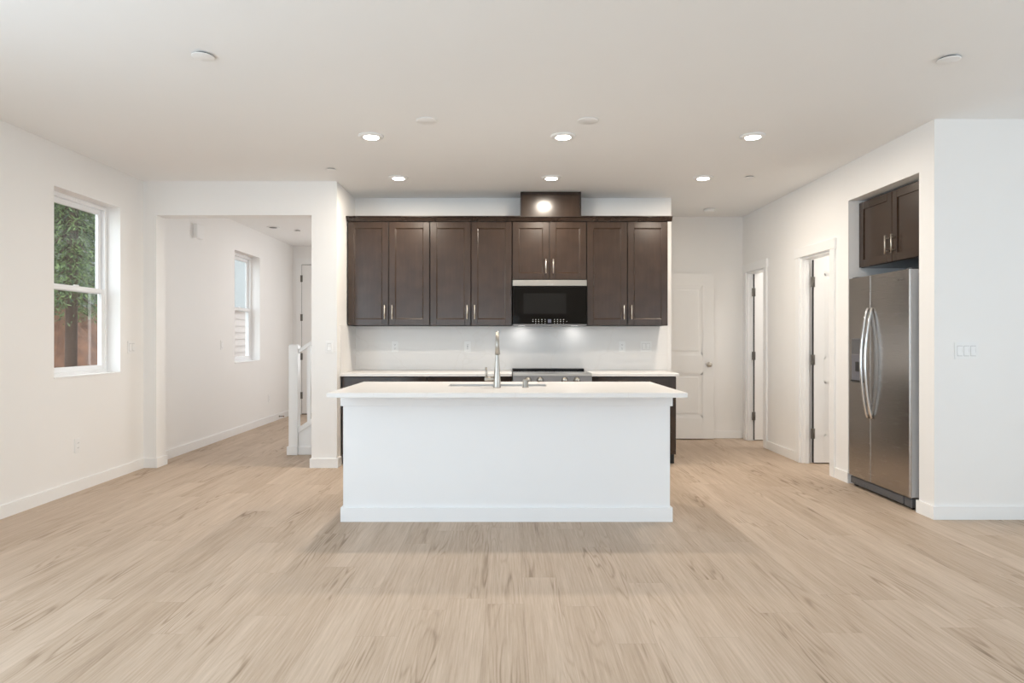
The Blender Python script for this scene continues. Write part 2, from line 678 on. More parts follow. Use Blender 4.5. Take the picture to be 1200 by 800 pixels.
base('baseboard_left', 'white baseboard along the left wall', rect(XL, XL + BT, -3.0, 6.216))
base('baseboard_opening', 'white baseboard around the stub wall left of the hall opening',
     [(XL, 6.216), (-3.347, 6.216), (-3.347, 6.414), (XL + BT, 6.414), (XL + BT, 6.40), (-3.361, 6.40), (-3.361, 6.23), (XL, 6.23)])
base('baseboard_column', 'white baseboard around the column beside the kitchen',
     [(-1.883, 6.216), (-1.611, 6.216), (-1.611, 6.355), (-1.625, 6.355), (-1.625, 6.23), (-1.869, 6.23), (-1.869, 6.88), (-1.883, 6.88)])
base('baseboard_hall', 'white baseboard along the hall wall below the far window', rect(XL, XL + BT, 6.4145, 10.57))
base('baseboard_rear_hall', 'white baseboard behind the open panel door', rect(1.775, 2.925, 8.056, 8.07))
base('baseboard_right', 'white baseboards along the right wall between the doors',
     [(2.931, D1[0] - 0.086), (XR, D1[0] - 0.086), (XR, 5.58), (3.03, 5.58), (3.03, 5.566), (2.931, 5.566)],
     rect(2.931, XR, D1[1] + 0.086, D2[0] - 0.086))
base('baseboard_near', 'white baseboard around the corner of the wall beside the fridge',
     [(2.931, 4.446), (5.3, 4.446), (5.3, 4.46), (XR, 4.46), (XR, 4.624), (2.99, 4.624), (2.99, 4.638), (2.931, 4.638)])


# ================================================================== windows
def window(n, Wd, label):
    y0, y1, z0, z1 = Wd
    root = thing('window_%d' % n, (XL - 0.17, (y0 + y1) / 2, z0), label, 'window', kind='structure')
    f = 0.034
    xa, xb = XL - 0.185, XL - 0.118
    m = MB()
    m.box(xa, xb, y0, y0 + f, z0, z1, .003, 1).box(xa, xb, y1 - f, y1, z0, z1, .003, 1)
    m.box(xa, xb, y0 + f, y1 - f, z0, z0 + f, .003, 1).box(xa, xb, y0 + f, y1 - f, z1 - f, z1, .003, 1)
    m.build('window_frame', VINYL, root)
    zm = z0 + (z1 - z0) * 0.488
    s = 0.042

    def sash(name, x0, x1, za, zb):
        m = MB()
        ya, yb = y0 + f, y1 - f
        m.box(x0, x1, ya, ya + s, za, zb, .003, 1).box(x0, x1, yb - s, yb, za, zb, .003, 1)
        m.box(x0, x1, ya + s, yb - s, za, za + s, .003, 1).box(x0, x1, ya + s, yb - s, zb - s, zb, .003, 1)
        o = m.build(name, VINYL, root)
        xm = (x0 + x1) / 2
        MB().box(xm - 0.004, xm + 0.004, ya + s, yb - s, za + s, zb - s).build('pane', GLASS, o)
        return o
    sash('upper_sash', XL - 0.180, XL - 0.152, zm - 0.02, z1 - f)
    lo = sash('lower_sash', XL - 0.150, XL - 0.122, z0 + f, zm + 0.025)
    ym = (y0 + y1) / 2
    MB().box(XL - 0.122, XL - 0.108, ym - 0.03, ym + 0.03, zm + 0.022, zm + 0.034, .003, 1).build('sash_lock', VINYL, lo)
    MB().box(XL - 0.12, XL + 0.004, y0 + 0.001, y1 - 0.001, z0 - 0.0, z0 + 0.012, .002, 1).build('window_sill', TRIM, root)
    return root


window(1, W1, 'white vinyl sash window on the left wall looking onto trees')
window(2, W2, 'white vinyl sash window in the hall seen through the opening')


# ================================================================== doors
def panel_leaf(m, axis_map, w, h, t, panels, stile=0.115):
    """two-panel leaf; local u across 0..w, v thickness 0..t, z up. axis_map(u0,u1,v0,v1) -> x0,x1,y0,y1"""
    def bx(u0, u1, v0, v1, z0, z1, bev=0.0):
        x0, x1, y0, y1 = axis_map(u0, u1, v0, v1)
        m.box(min(x0, x1), max(x0, x1), min(y0, y1), max(y0, y1), z0, z1, bev, 2)
    zs = [0.012] + [z for p in panels for z in p] + [h]
    bx(0, stile, 0, t, 0.012, h, 0.002)
    bx(w - stile, w, 0, t, 0.012, h, 0.002)
    for a, b_ in zip(zs[0::2], zs[1::2]):
        bx(stile, w - stile, 0, t, a, b_, 0.002)
    for a, b_ in panels:
        bx(stile, w - stile, 0.010, t - 0.010, a, b_)
        for k, d in ((0.0, 0.004), (0.012, 0.008)):
            for (u0, u1, za, zb) in ((stile + k, stile + k + 0.012, a + k, b_ - k), (w - stile - k - 0.012, w - stile - k, a + k, b_ - k),
                                     (stile + k, w - stile - k, a + k, a + k + 0.012), (stile + k, w - stile - k, b_ - k - 0.012, b_ - k)):
                bx(u0, u1, d, t - d, za, zb)
        bx(stile + 0.05, w - stile - 0.05, 0.004, t - 0.004, a + 0.05, b_ - 0.05, 0.0055)


def knob(parent, x, y, z, sgn):
    m = MB()
    m.lathe([(0.028, 0), (0.029, 0.004 * sgn), (0.022, 0.008 * sgn), (0.011, 0.012 * sgn), (0.010, 0.03 * sgn), (0.018, 0.036 * sgn),
             (0.026, 0.046 * sgn), (0.027, 0.056 * sgn), (0.021, 0.065 * sgn), (0.0, 0.068 * sgn)], (x, y, z), 'y')
    return m.build('door_knob', NICKEL, parent)


def hinge(parent, x, y, z, h=0.10, wx=0.03):
    m = MB()
    m.box(x - wx, x - 0.002, y - 0.003, y + 0.001, z - h / 2, z + h / 2, 0.001, 1)
    m.box(x + 0.002, x + 0.012, y - 0.003, y + 0.001, z - h / 2, z + h / 2, 0.001, 1)
    m.lathe([(0.007, -h / 2), (0.007, h / 2)], (x, y - 0.004, z), 'z', 12)
    return m.build('hinge', HINGE, parent)


PAN = [(0.272, 0.816), (1.036, 1.885)]


def side_door(n, D, label, wleaf, xh, hinge_z):
    root = thing('door_%d' % n, (XR, (D[0] + D[1]) / 2, 0), label, 'door', kind='structure')
    cx0, cx1 = XR - 0.019, XR
    MB().box(cx0, cx1, D[0] - 0.085, D[0] - 0.004, 0, DZ, .002, 1).build('casing', TRIM, root)
    MB().box(cx0, cx1, D[1] + 0.004, D[1] + 0.085, 0, DZ, .002, 1).build('casing', TRIM, root)
    MB().box(cx0 - 0.006, cx1, D[0] - 0.10, D[1] + 0.10, DZ, DZ + 0.095, .002, 1).build('head_casing', TRIM, root)
    j = MB()
    j.box(XR, XW + 0.002, D[0], D[0] + 0.018, 0, DZ).box(XR, XW - 0.04, D[1] - 0.018, D[1], 0, DZ)
    j.box(XR, XW + 0.002, D[0] + 0.018, D[1] - 0.018, DZ - 0.018, DZ)
    # stops
    j.box(XR + 0.03, XR + 0.07, D[0] + 0.018, D[0] + 0.03, 0, DZ - 0.018)
    j.box(XR + 0.03, XR + 0.07, D[1] - 0.03, D[1] - 0.018, 0, DZ - 0.018)
    j.build('jamb', TRIM, root)
    yb = D[1] - 0.022
    m = MB()
    panel_leaf(m, lambda u0, u1, v0, v1: (xh + u0, xh + u1, yb - 0.035 + v0, yb - 0.035 + v1), wleaf, 2.02, 0.035, PAN, 0.10)
    leaf = m.build('door_leaf', DOORW, root)
    MB().box(xh - 0.006, xh + 0.0005, yb - 0.028, yb - 0.005, 0.012, 2.02).build('edge_gap_shade', GAPSHADE, leaf)  # dark strip painting the shade between leaf and jamb
    for z in hinge_z:
        hinge(root, xh - 0.004, yb - 0.037, z)
    knob(leaf, xh + wleaf - 0.065, yb - 0.035, 0.93, -1)
    knob(leaf, xh + wleaf - 0.065, yb, 0.93, 1)
    # far casing of the same opening, on the inside of the room
    return root


side_door(1, D1, 'white panel door open in the nearer doorway beside the fridge alcove', 0.575, 3.05, (1.80, 1.03, 0.30))
side_door(2, D2, 'white panel door open in the farther doorway at the hall end', 0.52, 3.015, (1.80, 1.03, 0.30))

# pantry door leaf, swung open against the hall's back wall
root = thing('door_3', (1.785, 7.97, 0), 'white two-panel door standing open behind the kitchen end', 'door', kind='structure')
m = MB()
panel_leaf(m, lambda u0, u1, v0, v1: (1.79 + u0, 1.79 + u1, 7.952 + v0, 7.952 + v1), 0.76, 2.04, 0.035, PAN, 0.135)
leaf = m.build('door_leaf', DOORW, root)
knob(leaf, 2.484, 7.952, 0.923, -1)
knob(leaf, 2.484, 7.987, 0.923, 1)
for z in (1.80, 1.03, 0.30):
    MB().box(1.776, 1.80, 7.986, 7.991, z - .05, z + .05, .001, 1).build('hinge', HINGE, root)

# tall entry-hall door
root = thing('door_4', (-2.9, 10.6, 0), 'tall white door at the far end of the hall', 'door', kind='structure')
dx0, dx1 = -3.338, -2.42
MB().box(dx0 - 0.083, dx0, 10.578, 10.6, 0, 2.445, .002, 1).build('casing', TRIM, root)
MB().box(dx1, dx1 + 0.083, 10.578, 10.6, 0, 2.445, .002, 1).build('casing', TRIM, root)
MB().box(dx0 - 0.098, dx1 + 0.098, 10.572, 10.6, 2.445, 2.54, .002, 1).build('head_casing', TRIM, root)
MB().box(dx0, dx1, 10.592, 10.599, 0.0, 2.445).build('edge_gap_shade', GAPSHADE, root)  # dark sheet painting the shade line around the leaf
m = MB()
panel_leaf(m, lambda u0, u1, v0, v1: (dx0 + 0.006 + u0, dx0 + 0.006 + u1, 10.582 + v0, 10.582 + v1), dx1 - dx0 - 0.012, 2.438, 0.012, [(0.27, 0.95), (1.15, 2.25)], 0.12)
leaf = m.build('door_leaf', DOORW, root)
knob(leaf, dx1 - 0.09, 10.582, 0.95, -1)
for z in (2.214, 1.58, 0.944, 0.31):
    MB().box(dx0 - 0.016, dx0 + 0.02, 10.570, 10.582, z - .055, z + .055, .002, 1).build('hinge', HINGE, root)


# ================================================================== staircase and railing
st = thing('staircase', (-2.0, 7.5, 0), 'white staircase with square newel post and railing rising behind the column', 'staircase')
RUN, RISE, X0 = 0.27, 0.18, -2.20
m = MB()
tr = MB()
for k in range(9):
    xa = X0 + k * RUN
    m.box(xa, xa + RUN + (0.0 if k < 8 else 0.25), 7.075, 7.97, 0, (k + 1) * RISE - 0.028)
    tr.box(xa - 0.025, xa + RUN, 7.075, 7.97, (k + 1) * RISE - 0.028, (k + 1) * RISE, .004, 1)
m.build('risers', TRIM, st)
tr.build('treads', FLOOR, st)
sl = 0.67
xk0, xk1 = -2.218, -1.885
zk = 0.262
MB().prism([(xk0, 0), (xk1, 0), (xk1, zk + sl * (xk1 - xk0)), (xk0, zk)], 'y', 6.935, 7.07).build('knee_wall', TRIM, st)
MB().prism([(xk0, zk - 0.03), (xk1, zk + sl * (xk1 - xk0) - 0.03), (xk1, zk + sl * (xk1 - xk0) + 0.028), (xk0, zk + 0.028)],
           'y', 6.915, 7.072, .002).build('stringer_cap', TRIM, st)
MB().box(xk0, xk1, 6.918, 6.935, 0, 0.09, .003, 1).build('skirting', TRIM, st)

rl = st
m = MB()
m.box(-2.316, -2.220, 6.907, 7.003, 0, 1.165, .003, 1)
m.box(-2.310, -2.226, 6.913, 6.997, 1.165, 1.176, .003, 1)
m.build('newel_post', TRIM, rl)
MB().box(-2.332, -2.219, 6.892, 7.018, 0, 0.092, .003, 1).build('newel_base', TRIM, rl)
zr = 1.103
MB().prism([(xk0, zr - 0.022), (xk1, zr + sl * (xk1 - xk0) - 0.022), (xk1, zr + sl * (xk1 - xk0) + 0.022), (xk0, zr + 0.022)],
           'y', 6.93, 6.985, .004).build('handrail', TRIM, rl)
for xb in (-2.112, -1.998, -1.908):
    z0 = zk + sl * (xb - xk0) + 0.02
    z1 = zr + sl * (xb - xk0) - 0.01
    MB().box(xb - 0.018, xb + 0.018, 6.94, 6.976, z0, z1, .002, 1).build('baluster', TRIM, rl)


# ================================================================== cabinets
def shaker(m, x0, x1, yf, z0, z1, fr=0.062, t=0.02, d=0.009):
    """shaker front facing -Y with its face at yf"""
    m.box(x0, x0 + fr, yf, yf + t, z0, z1, .0015, 1)
    m.box(x1 - fr, x1, yf, yf + t, z0, z1, .0015, 1)
    m.box(x0 + fr, x1 - fr, yf, yf + t, z0, z0 + fr, .0015, 1)
    m.box(x0 + fr, x1 - fr, yf, yf + t, z1 - fr, z1, .0015, 1)
    m.box(x0 + fr - .001, x1 - fr + .001, yf + d, yf + t, z0 + fr - .001, z1 - fr + .001)
    b = 0.010   # sloped bead inside the frame
    xa, xb, za, zb = x0 + fr, x1 - fr, z0 + fr, z1 - fr
    m.prism([(xa, yf + .001), (xa, yf + d), (xa + b, yf + d)], 'z', za, zb)
    m.prism([(xb, yf + .001), (xb - b, yf + d), (xb, yf + d)], 'z', za, zb)
    m.prism([(yf + .001, za), (yf + d, za + b), (yf + d, za)], 'x', xa, xb)
    m.prism([(yf + .001, zb), (yf + d, zb), (yf + d, zb - b)], 'x', xa, xb)


def bar_pull(parent, x, yf, zc, length=0.145, horizontal=False):
    m = MB()
    h = length / 2
    if horizontal:
        m.tube([(x - h, yf - 0.03, zc), (x + h, yf - 0.03, zc)], 0.006, 12)
        for s in (-1, 1):
            m.tube([(x + s * (h - 0.02), yf, zc), (x + s * (h - 0.02), yf - 0.03, zc)], 0.0045, 10)
    else:
        m.tube([(x, yf - 0.03, zc - h), (x, yf - 0.03, zc + h)], 0.0062, 12)
        for s in (-1, 1):
            m.tube([(x, yf, zc + s * (h - 0.022)), (x, yf - 0.03, zc + s * (h - 0.022))], 0.0045, 10)
    return m.build('handle', NICKEL, parent)


YD = 6.605
WG = 'dark wall cabinets over the worktop'


def wall_cabinet(x0, x1, z0, z1, hz, label):
    r = thing('wall_cabinet', ((x0 + x1) / 2, 6.79, z0), label, 'cabinet', WG)
    m = MB()
    m.box(x0 + .0006, x1 - .0006, YD + 0.0215, 6.969, z0, z1)
    m.build('cabinet_body', WOODGAP, r)
    xm = (x0 + x1) / 2
    for (a, c, hx) in ((x0 + .005, xm - .004, xm - 0.038), (xm + .004, x1 - .005, xm + 0.038)):
        m = MB()
        shaker(m, a, c, YD, z0 + .004, z1 - .006)
        d = m.build('cabinet_door', WOOD, r)
        bar_pull(d, hx, YD, hz)
    return r


XB = (-1.615, -0.776, 0.062, 0.822, 1.652)
ZT = 2.432
wall_cabinet(XB[0], XB[1], 1.372, ZT, 1.508, 'two-door dark brown wall cabinet against the column side')
wall_cabinet(XB[1], XB[2], 1.372, ZT, 1.508, 'two-door dark brown wall cabinet just left of the microwave')
wall_cabinet(XB[2], XB[3], 1.840, ZT, 1.975, 'short two-door dark wall cabinet directly above the microwave')
wall_cabinet(XB[3], XB[4], 1.372, ZT, 1.508, 'two-door dark brown wall cabinet right of the microwave')

# crown moulding on top of the cabinets
m = MB()
prof = [(YD + 0.015, 2.4325), (YD - 0.002, 2.4325), (YD - 0.008, 2.438), (YD - 0.028, 2.466), (YD - 0.040, 2.472), (YD - 0.040, 2.482), (YD + 0.015, 2.482)]
m.prism(prof, 'x', XB[0] - 0.006, XB[4] + 0.036)
prof2 = [(XB[4] - 0.02, 2.4325), (XB[4] + 0.001, 2.4325), (XB[4] + 0.006, 2.438), (XB[4] + 0.025, 2.466), (XB[4] + 0.036, 2.472), (XB[4] + 0.036, 2.482), (XB[4] - 0.02, 2.482)]
m.prism(prof2, 'y', YD + 0.0, 6.969)
m.box(XB[0], XB[4] - 0.02, YD + 0.015, 6.969, 2.4325, 2.445)
tag(m.build('crown_moulding', WOODD), 'dark brown crown moulding along the top of the wall cabinets', 'moulding')

# duct cover
r = thing('duct_cover', (0.462, 6.83, 2.484), 'dark brown boxed duct cover between cabinets and ceiling', 'duct cover')
dx0, dx1, dyf = 0.150, 0.772, 6.665
m = MB()
m.box(dx0 + 0.018, dx1 - 0.018, dyf + 0.004, dyf + 0.02, 2.4845, ZC - 0.03)
m.build('front_panel', WOOD, r)
MB().box(dx0, dx0 + 0.018, dyf, 6.969, 2.4845, ZC - 0.001, .001, 1).build('side_panel', WOODD, r)
MB().box(dx1 - 0.018, dx1, dyf, 6.969, 2.4845, ZC - 0.001, .001, 1).build('side_panel', WOODD, r)
MB().box(dx0 + 0.018, dx1 - 0.018, dyf, dyf + 0.02, ZC - 0.03, ZC - 0.001, .001, 1).build('top_rail', WOODD, r)

# base cabinets
YB = 6.36


def base_cabinet(x0, x1, label):
    r = thing('base_cabinet', ((x0 + x1) / 2, 6.67, 0), label, 'cabinet', 'dark base cabinets along the kitchen wall')
    m = MB()
    m.box(x0 + .0006, x1 - .0006, YB + 0.0215, 6.954, 0.10, 0.869)
    m.build('cabinet_body', WOODGAP, r)
    MB().box(x0 + .0006, x1 - .0006, YB + 0.09, YB + 0.11, 0.001, 0.10).build('toe_kick', BLACK, r)
    m = MB()
    m.box(x0 + .004, x1 - .004, YB, YB + .02, 0.715, 0.862, .002, 1)
    d = m.build('drawer', WOOD, r)
    bar_pull(d, (x0 + x1) / 2, YB, 0.78, 0.16, True)
    xm = (x0 + x1) / 2
    for (a, c, hx) in ((x0 + .005, xm - .004, xm - 0.038), (xm + .004, x1 - .005, xm + 0.038)):
        m = MB()
        shaker(m, a, c, YB, 0.106, 0.708)
        d = m.build('cabinet_door', WOOD, r)
        bar_pull(d, hx, YB, 0.62)


base_cabinet(-1.612, XB[1], 'dark base cabinet beside the column, behind the island')
base_cabinet(XB[1], 0.058, 'dark base cabinet left of the range, behind the faucet')
base_cabinet(0.832, 1.672, 'dark base cabinet right of the range at the kitchen end')

# back worktops
tag(MB().box(-1.6245, 0.06, 6.335, 6.969, 0.870, 0.90, .002, 1).build('worktop', QUARTZ),
    'white quartz worktop along the wall left of the range', 'worktop', 'worktops on the kitchen wall')
tag(MB().box(0.83, 1.69, 6.335, 6.969, 0.870, 0.90, .002, 1).build('worktop', QUARTZ),
    'white quartz worktop along the wall right of the range', 'worktop', 'worktops on the kitchen wall')
m = MB()
m.box(-1.612, 1.735, 6.956, 6.9695, 0.9008, 1.3712)
tag(m.build('backsplash', QUARTZ), 'white veined quartz backsplash below the wall cabinets', 'backsplash')
tag(MB().box(-1.6245, -1.6125, 6.335, 6.9555, 0.9008, 1.3712).build('side_splash', QUARTZ),
    'short white quartz splash panel on the column side', 'backsplash')


# ================================================================== microwave
r = thing('microwave', (0.442, 6.76, 1.373), 'black and stainless over-the-range microwave under the short cabinet', 'microwave')
mx0, mx1, myf = 0.068, 0.818, 6.575
MB().box(mx0, mx1, myf + 0.03, 6.953, 1.385, 1.8375).build('microwave_body', BLACK, r)
g = MB()
g.box(mx0, mx1, myf, myf + 0.029, 1.392, 1.772, .004, 2)
fx = lambda px: (px - 593) * myf / 760.0
fz = lambda py: 1.245 + (396 - py) * myf / 760.0
g.mi = 1
for row, yy in enumerate((374.4, 376.5, 378.8)):
    cols = [624.5, 627.8, 631.2, 635, 638.8, 649.8, 653.3, 656.8, 660.4, 664.2]
    for k, cx in enumerate(cols):
        if row == 2 and k in (0, 9):
            continue
        if row == 0 and k == 9:
            continue
        w = (0.7, 1.1, 0.9, 1.2, 0.7)[(k + row) % 5] * (1.0 if row < 2 else 0.6)
        g.box(fx(cx - w / 2), fx(cx + w / 2), myf - 0.0012, myf + 0.001, fz(yy + 0.45), fz(yy - 0.45))
door = g.build('microwave_door', [BGLASS, PRINT], r)
MB().box(fx(613.5), fx(663.5), myf - 0.0012, myf + 0.002, fz(367.5), fz(343.5)).build('viewing_window', BWIN, door)
st_ = MB().box(mx0, mx1, myf - 0.004, myf + 0.029, 1.774, 1.833, .003, 2).build('top_strip', STRIP, r)
m = MB()
for k, (a, w) in enumerate(((641.5, 1.6), (643.5, 0.5), (645.3, 1.3), (647.0, 1.3))):
    m.box(fx(a), fx(a + w), myf - 0.0048, myf - 0.0035, fz(333.6), fz(332.2))
m.build('emblem', plain('emblem_grey', (0.42, 0.40, 0.38), 0.5, noise=0.05), st_)
MB().box(fx(642), fx(646), myf - 0.0012, myf + 0.001, fz(378), fz(374)).build('display', DISPLAY, door)
MB().box(mx0, mx1, myf + 0.002, 6.95, 1.374, 1.385, .002, 1).build('underside', RANGEST, r)
for xx in (0.165, 0.72):
    MB().box(xx - 0.035, xx + 0.035, 6.80, 6.86, 1.3736, 1.3748).build('lamp_lens', emission('cooktop_lamp', (1, 0.98, 0.95), 1.6), r)
    a = area_light('cooktop_lamp_light', (xx - 0.442, 6.83 - 6.76, -0.0015), (0, 0, 0), 0.06, 0.05, 0.32, (1.0, 0.98, 0.95))
    a.parent = r

# ================================================================== range
r = thing('range', (0.446, 6.58, 0), 'stainless slide-in range with black cooktop and knobs behind the island', 'range')
rx0, rx1 = 0.066, 0.826
MB().box(rx0 + .002, rx1 - .002, 6.29, 6.90, 0.06, 0.895).build('range_body', RANGEST, r)
MB().box(rx0 + .02, rx1 - .02, 6.33, 6.88, 0.0005, 0.06).build('kick_panel', BLACK, r)
MB().box(rx0, rx1, 6.30, 6.952, 0.895, 0.906, .003, 1).build('cooktop', BGLASS, r)
MB().box(rx0, rx1, 6.86, 6.953, 0.9062, 0.922, .004, 1).build('rear_vent_rail', BLACK, r)
# sloped control panel
MB().prism([(6.225, 0.79), (6.245, 0.893), (6.30, 0.906), (6.30, 0.79)], 'x', rx0, rx1, .002).build('control_panel', RANGEST, r)
MB().prism([(6.236, 0.882), (6.240, 0.900), (6.31, 0.9095), (6.31, 0.895)], 'x', rx0, rx1).build('front_trim', STEELB, r)
for xx in (0.211, 0.328, 0.564, 0.681):
    m = MB()
    m.lathe([(0.027, 0), (0.027, -0.006), (0.021, -0.010), (0.020, -0.032), (0.017, -0.036), (0, -0.036)], (xx, 6.232, 0.842), 'y', 24)
    k = m.build('knob', NICKEL, r)
    MB().lathe([(0.030, 0.0), (0.030, -0.003), (0.0, -0.003)], (xx, 6.2315, 0.842), 'y', 24).build('knob_bezel', BLACK, k)
od = MB().box(rx0 + .004, rx1 - .004, 6.245, 6.288, 0.24, 0.78, .004, 2).build('oven_door', RANGEST, r)
MB().box(rx0 + .10, rx1 - .10, 6.243, 6.25, 0.34, 0.66).build('oven_window', BGLASS, od)
m = MB()
m.tube([(rx0 + .04, 6.195, 0.735), (rx1 - .04, 6.195, 0.735)], 0.012, 14)
for xx in (rx0 + .06, rx1 - .06):
    m.tube([(xx, 6.195, 0.735), (xx, 6.248, 0.735)], 0.009, 12)
m.build('oven_handle', CHROME, od)
MB().box(rx0 + .004, rx1 - .004, 6.25, 6.288, 0.065, 0.232, .004, 2).build('storage_drawer', RANGEST, r)

# ================================================================== island
r = thing('kitchen_island', (0.0, 4.75, 0), 'white panelled kitchen island in the middle of the floor', 'island')
ix0, ix1, iyf, iyb = -1.107, 1.114, 4.405, 5.145
ZU = 0.866
MB().box(ix0, ix1, iyf, iyf + 0.02, 0.0, ZU, .002, 1).build('front_panel', ISLAND, r)
MB().box(ix0, ix0 + 0.02, iyf + 0.02, iyb, 0, ZU).build('end_panel', ISLAND, r)
MB().box(ix1 - 0.02, ix1, iyf + 0.02, iyb, 0, ZU).build('end_panel', ISLAND, r)
m = MB()
t = 0.015
m.box(ix0 - t, ix1 + t, iyf - t, iyf, 0, 0.097, .003, 2)
m.box(ix0 - t, ix0, iyf, iyb, 0, 0.097, .003, 2).box(ix1, ix1 + t, iyf, iyb, 0, 0.097, .003, 2)
m.build('skirting', ISLAND, r)
m = MB()
m.box(ix0 - t, ix1 + t, iyf - t, iyf, 0.784, ZU, .003, 2)
m.box(ix0 - t, ix0, iyf, iyb, 0.784, ZU, .003, 2).box(ix1, ix1 + t, iyf, iyb, 0.784, ZU, .003, 2)
m.build('top_band', ISLAND, r)
MB().box(ix0 + 0.02, ix1 - 0.02, iyb - 0.09, iyb - 0.07, 0.0, 0.10).build('toe_kick', BLACK, r)
nn = 4
wdt = (ix1 - ix0 - 0.04) / nn
for k in range(nn):
    a = ix0 + 0.02 + k * wdt
    m = MB()
    c, y0 = a + wdt, iyb - 0.02
    fr = 0.06
    m.box(a + .003, a + fr, y0, iyb, 0.106, ZU - .006).box(c - fr, c - .003, y0, iyb, 0.106, ZU - .006)
    m.box(a + fr, c - fr, y0, iyb, 0.106, 0.106 + fr).box(a + fr, c - fr, y0, iyb, ZU - .006 - fr, ZU - .006)
    m.box(a + fr - .001, c - fr + .001, y0, iyb - 0.007, 0.165, ZU - fr)
    d = m.build('cabinet_door', WOOD, r)
    m = MB()
    hx = c - 0.035 if k % 2 == 0 else a + 0.035
    m.tube([(hx, iyb + 0.03, 0.66), (hx, iyb + 0.03, 0.80)], 0.0062, 12)
    for zz in (0.68, 0.78):
        m.tube([(hx, iyb, zz), (hx, iyb + 0.03, zz)], 0.0045, 10)
    m.build('handle', NICKEL, d)

SX0, SX1, SY0, SY1 = -0.42, 0.295, 4.685, 4.90
m = MB()
m.ring_slab((-1.137, 1.151, 4.11, 5.185), (SX0, SX1, SY0, SY1), 0.867, 0.897, .0025)
ct = m.build('island_worktop', QUARTZ)
tag(ct, 'white quartz slab worktop overhanging the island', 'worktop')

# undermount sink
r = thing('sink', ((SX0 + SX1) / 2, (SY0 + SY1) / 2, 0.66), 'stainless undermount sink set in the island worktop', 'sink')
m = MB()
e = 0.004
m.box(SX0 - .012, SX1 + .012, SY0 - .012, SY0 - e, 0.67, 0.8665).box(SX0 - .012, SX1 + .012, SY1 + e, SY1 + .012, 0.67, 0.8665)
m.box(SX0 - .012, SX0 - e, SY0 - e, SY1 + e, 0.67, 0.8665).box(SX1 + e, SX1 + .012, SY0 - e, SY1 + e, 0.67, 0.8665)
m.box(SX0 - .012, SX1 + .012, SY0 - .012, SY1 + .012, 0.662, 0.67)
m.build('basin', STEELB, r)
MB().lathe([(0.045, 0), (0.045, 0.003), (0.03, 0.004), (0.0, 0.002)], ((SX0 + SX1) / 2, (SY0 + SY1) / 2, 0.6705), 'z', 24).build('drain', CHROME, r)

# faucet
fxx, fyy = -0.063, 4.565
r = thing('faucet', (fxx, fyy, 0.897), 'tall brushed nickel pull-down faucet on the island worktop', 'faucet')
m = MB()
m.lathe([(0.0265, 0), (0.0265, 0.004), (0.0255, 0.008), (0.0245, 0.06), (0.0215, 0.10), (0.0125, 0.225), (0.0115, 0.235)], (fxx, fyy, 0.8972), 'z', 32)
m.build('faucet_body', FAUCET, r)
path = [(fxx, fyy, 1.13), (fxx, fyy, 1.20)]
R = 0.085
for k in range(0, 13):
    a = math.pi * k / 12
    path.append((fxx, fyy + R - R * math.cos(a), 1.20 + R * math.sin(a)))
path.append((fxx, fyy + 2 * R, 1.19))
m = MB().tube(path, 0.0125, 16)
m.build('spout', FAUCET, r)
m = MB()
m.lathe([(0.0, 1.123 - 1.19), (0.0165, 1.123 - 1.19), (0.0185, 1.128 - 1.19), (0.0165, -0.03), (0.0135, 0.0), (0.013, 0.012)], (fxx, fyy + 2 * R, 1.19), 'z', 28)
m.build('spray_head', FAUCET, r)
m = MB()
m.tube([(fxx - 0.01, fyy, 0.9575), (fxx - 0.082, fyy, 0.9575), (fxx - 0.088, fyy, 0.9575)], [0.0145, 0.0145, 0.013], 18)
lev = m.build('lever_hub', FAUCET, r)
MB().tube([(fxx - 0.075, fyy, 0.966), (fxx - 0.077, fyy, 1.04)], [0.0075, 0.006], 12).build('lever', FAUCET, lev)

m = MB()
m.lathe([(0.0215, 0), (0.0215, 0.004), (0.0195, 0.007), (0.0195, 0.052), (0.0175, 0.056), (0, 0.056)], (0.137, 4.565, 0.8972), 'z', 28)
m.lathe([(0.0232, 0), (0.0232, 0.003), (0.0, 0.003)], (0.137, 4.565, 0.8971), 'z', 28)
tag(m.build('air_gap_cap', FAUCET), 'short brushed nickel cylinder on the worktop right of the faucet', 'sink air gap')

# ================================================================== fridge and its cabinet
XF = 2.913
r = thing('refrigerator', (3.3, 5.10, 0), 'stainless side-by-side refrigerator in the wall alcove', 'refrigerator')
fy0, fy1, fsp = 4.68, 5.515, 5.185
MB().box(XF + 0.072, 3.68, fy0 + 0.006, fy1 - 0.006, 0.055, 1.715, .004, 1).build('fridge_body', GREY, r)


def fridge_door(name, ya, yb, ra, rb):
    pts = [(XF + 0.066, ya), (XF + 0.066, yb)]
    for k in range(7):
        t_ = k / 6 * math.pi / 2
        pts.append((XF + rb - rb * math.sin(t_), yb - rb + rb * math.cos(t_)))
    for k in range(7):
        t_ = k / 6 * math.pi / 2
        pts.append((XF + ra - ra * math.cos(t_), ya + ra - ra * math.sin(t_)))
    m = MB()
    m.prism(pts, 'z', 0.092, 1.745)
    m.mi = 1    # door edge made paler, painting the bright reflection along it
    m.box(XF + ra, XF + 0.0655, ya - 0.0012, ya + 0.002, 0.094, 1.743)
    return m.build(name, [STEEL, EDGESHINE], r)


d_fr = fridge_door('fresh_food_door', fy0, fsp - 0.003, 0.016, 0.004)
d_fz = fridge_door('freezer_door', fsp + 0.003, fy1, 0.004, 0.012)
for d, yc in ((d_fr, fsp - 0.030), (d_fz, fsp + 0.030)):
    pts = []
    for k in range(25):
        s = k / 24.0
        z = 0.602 + (1.486 - 0.602) * s
        out = 0.004 + 0.056 * (math.sin(math.pi * s) ** 0.75 if 0 < s < 1 else 0)
        pts.append((XF - out, yc, z))
    MB().tube(pts, 0.0125, 14, 0.8).build('door_handle', CHROME, d)
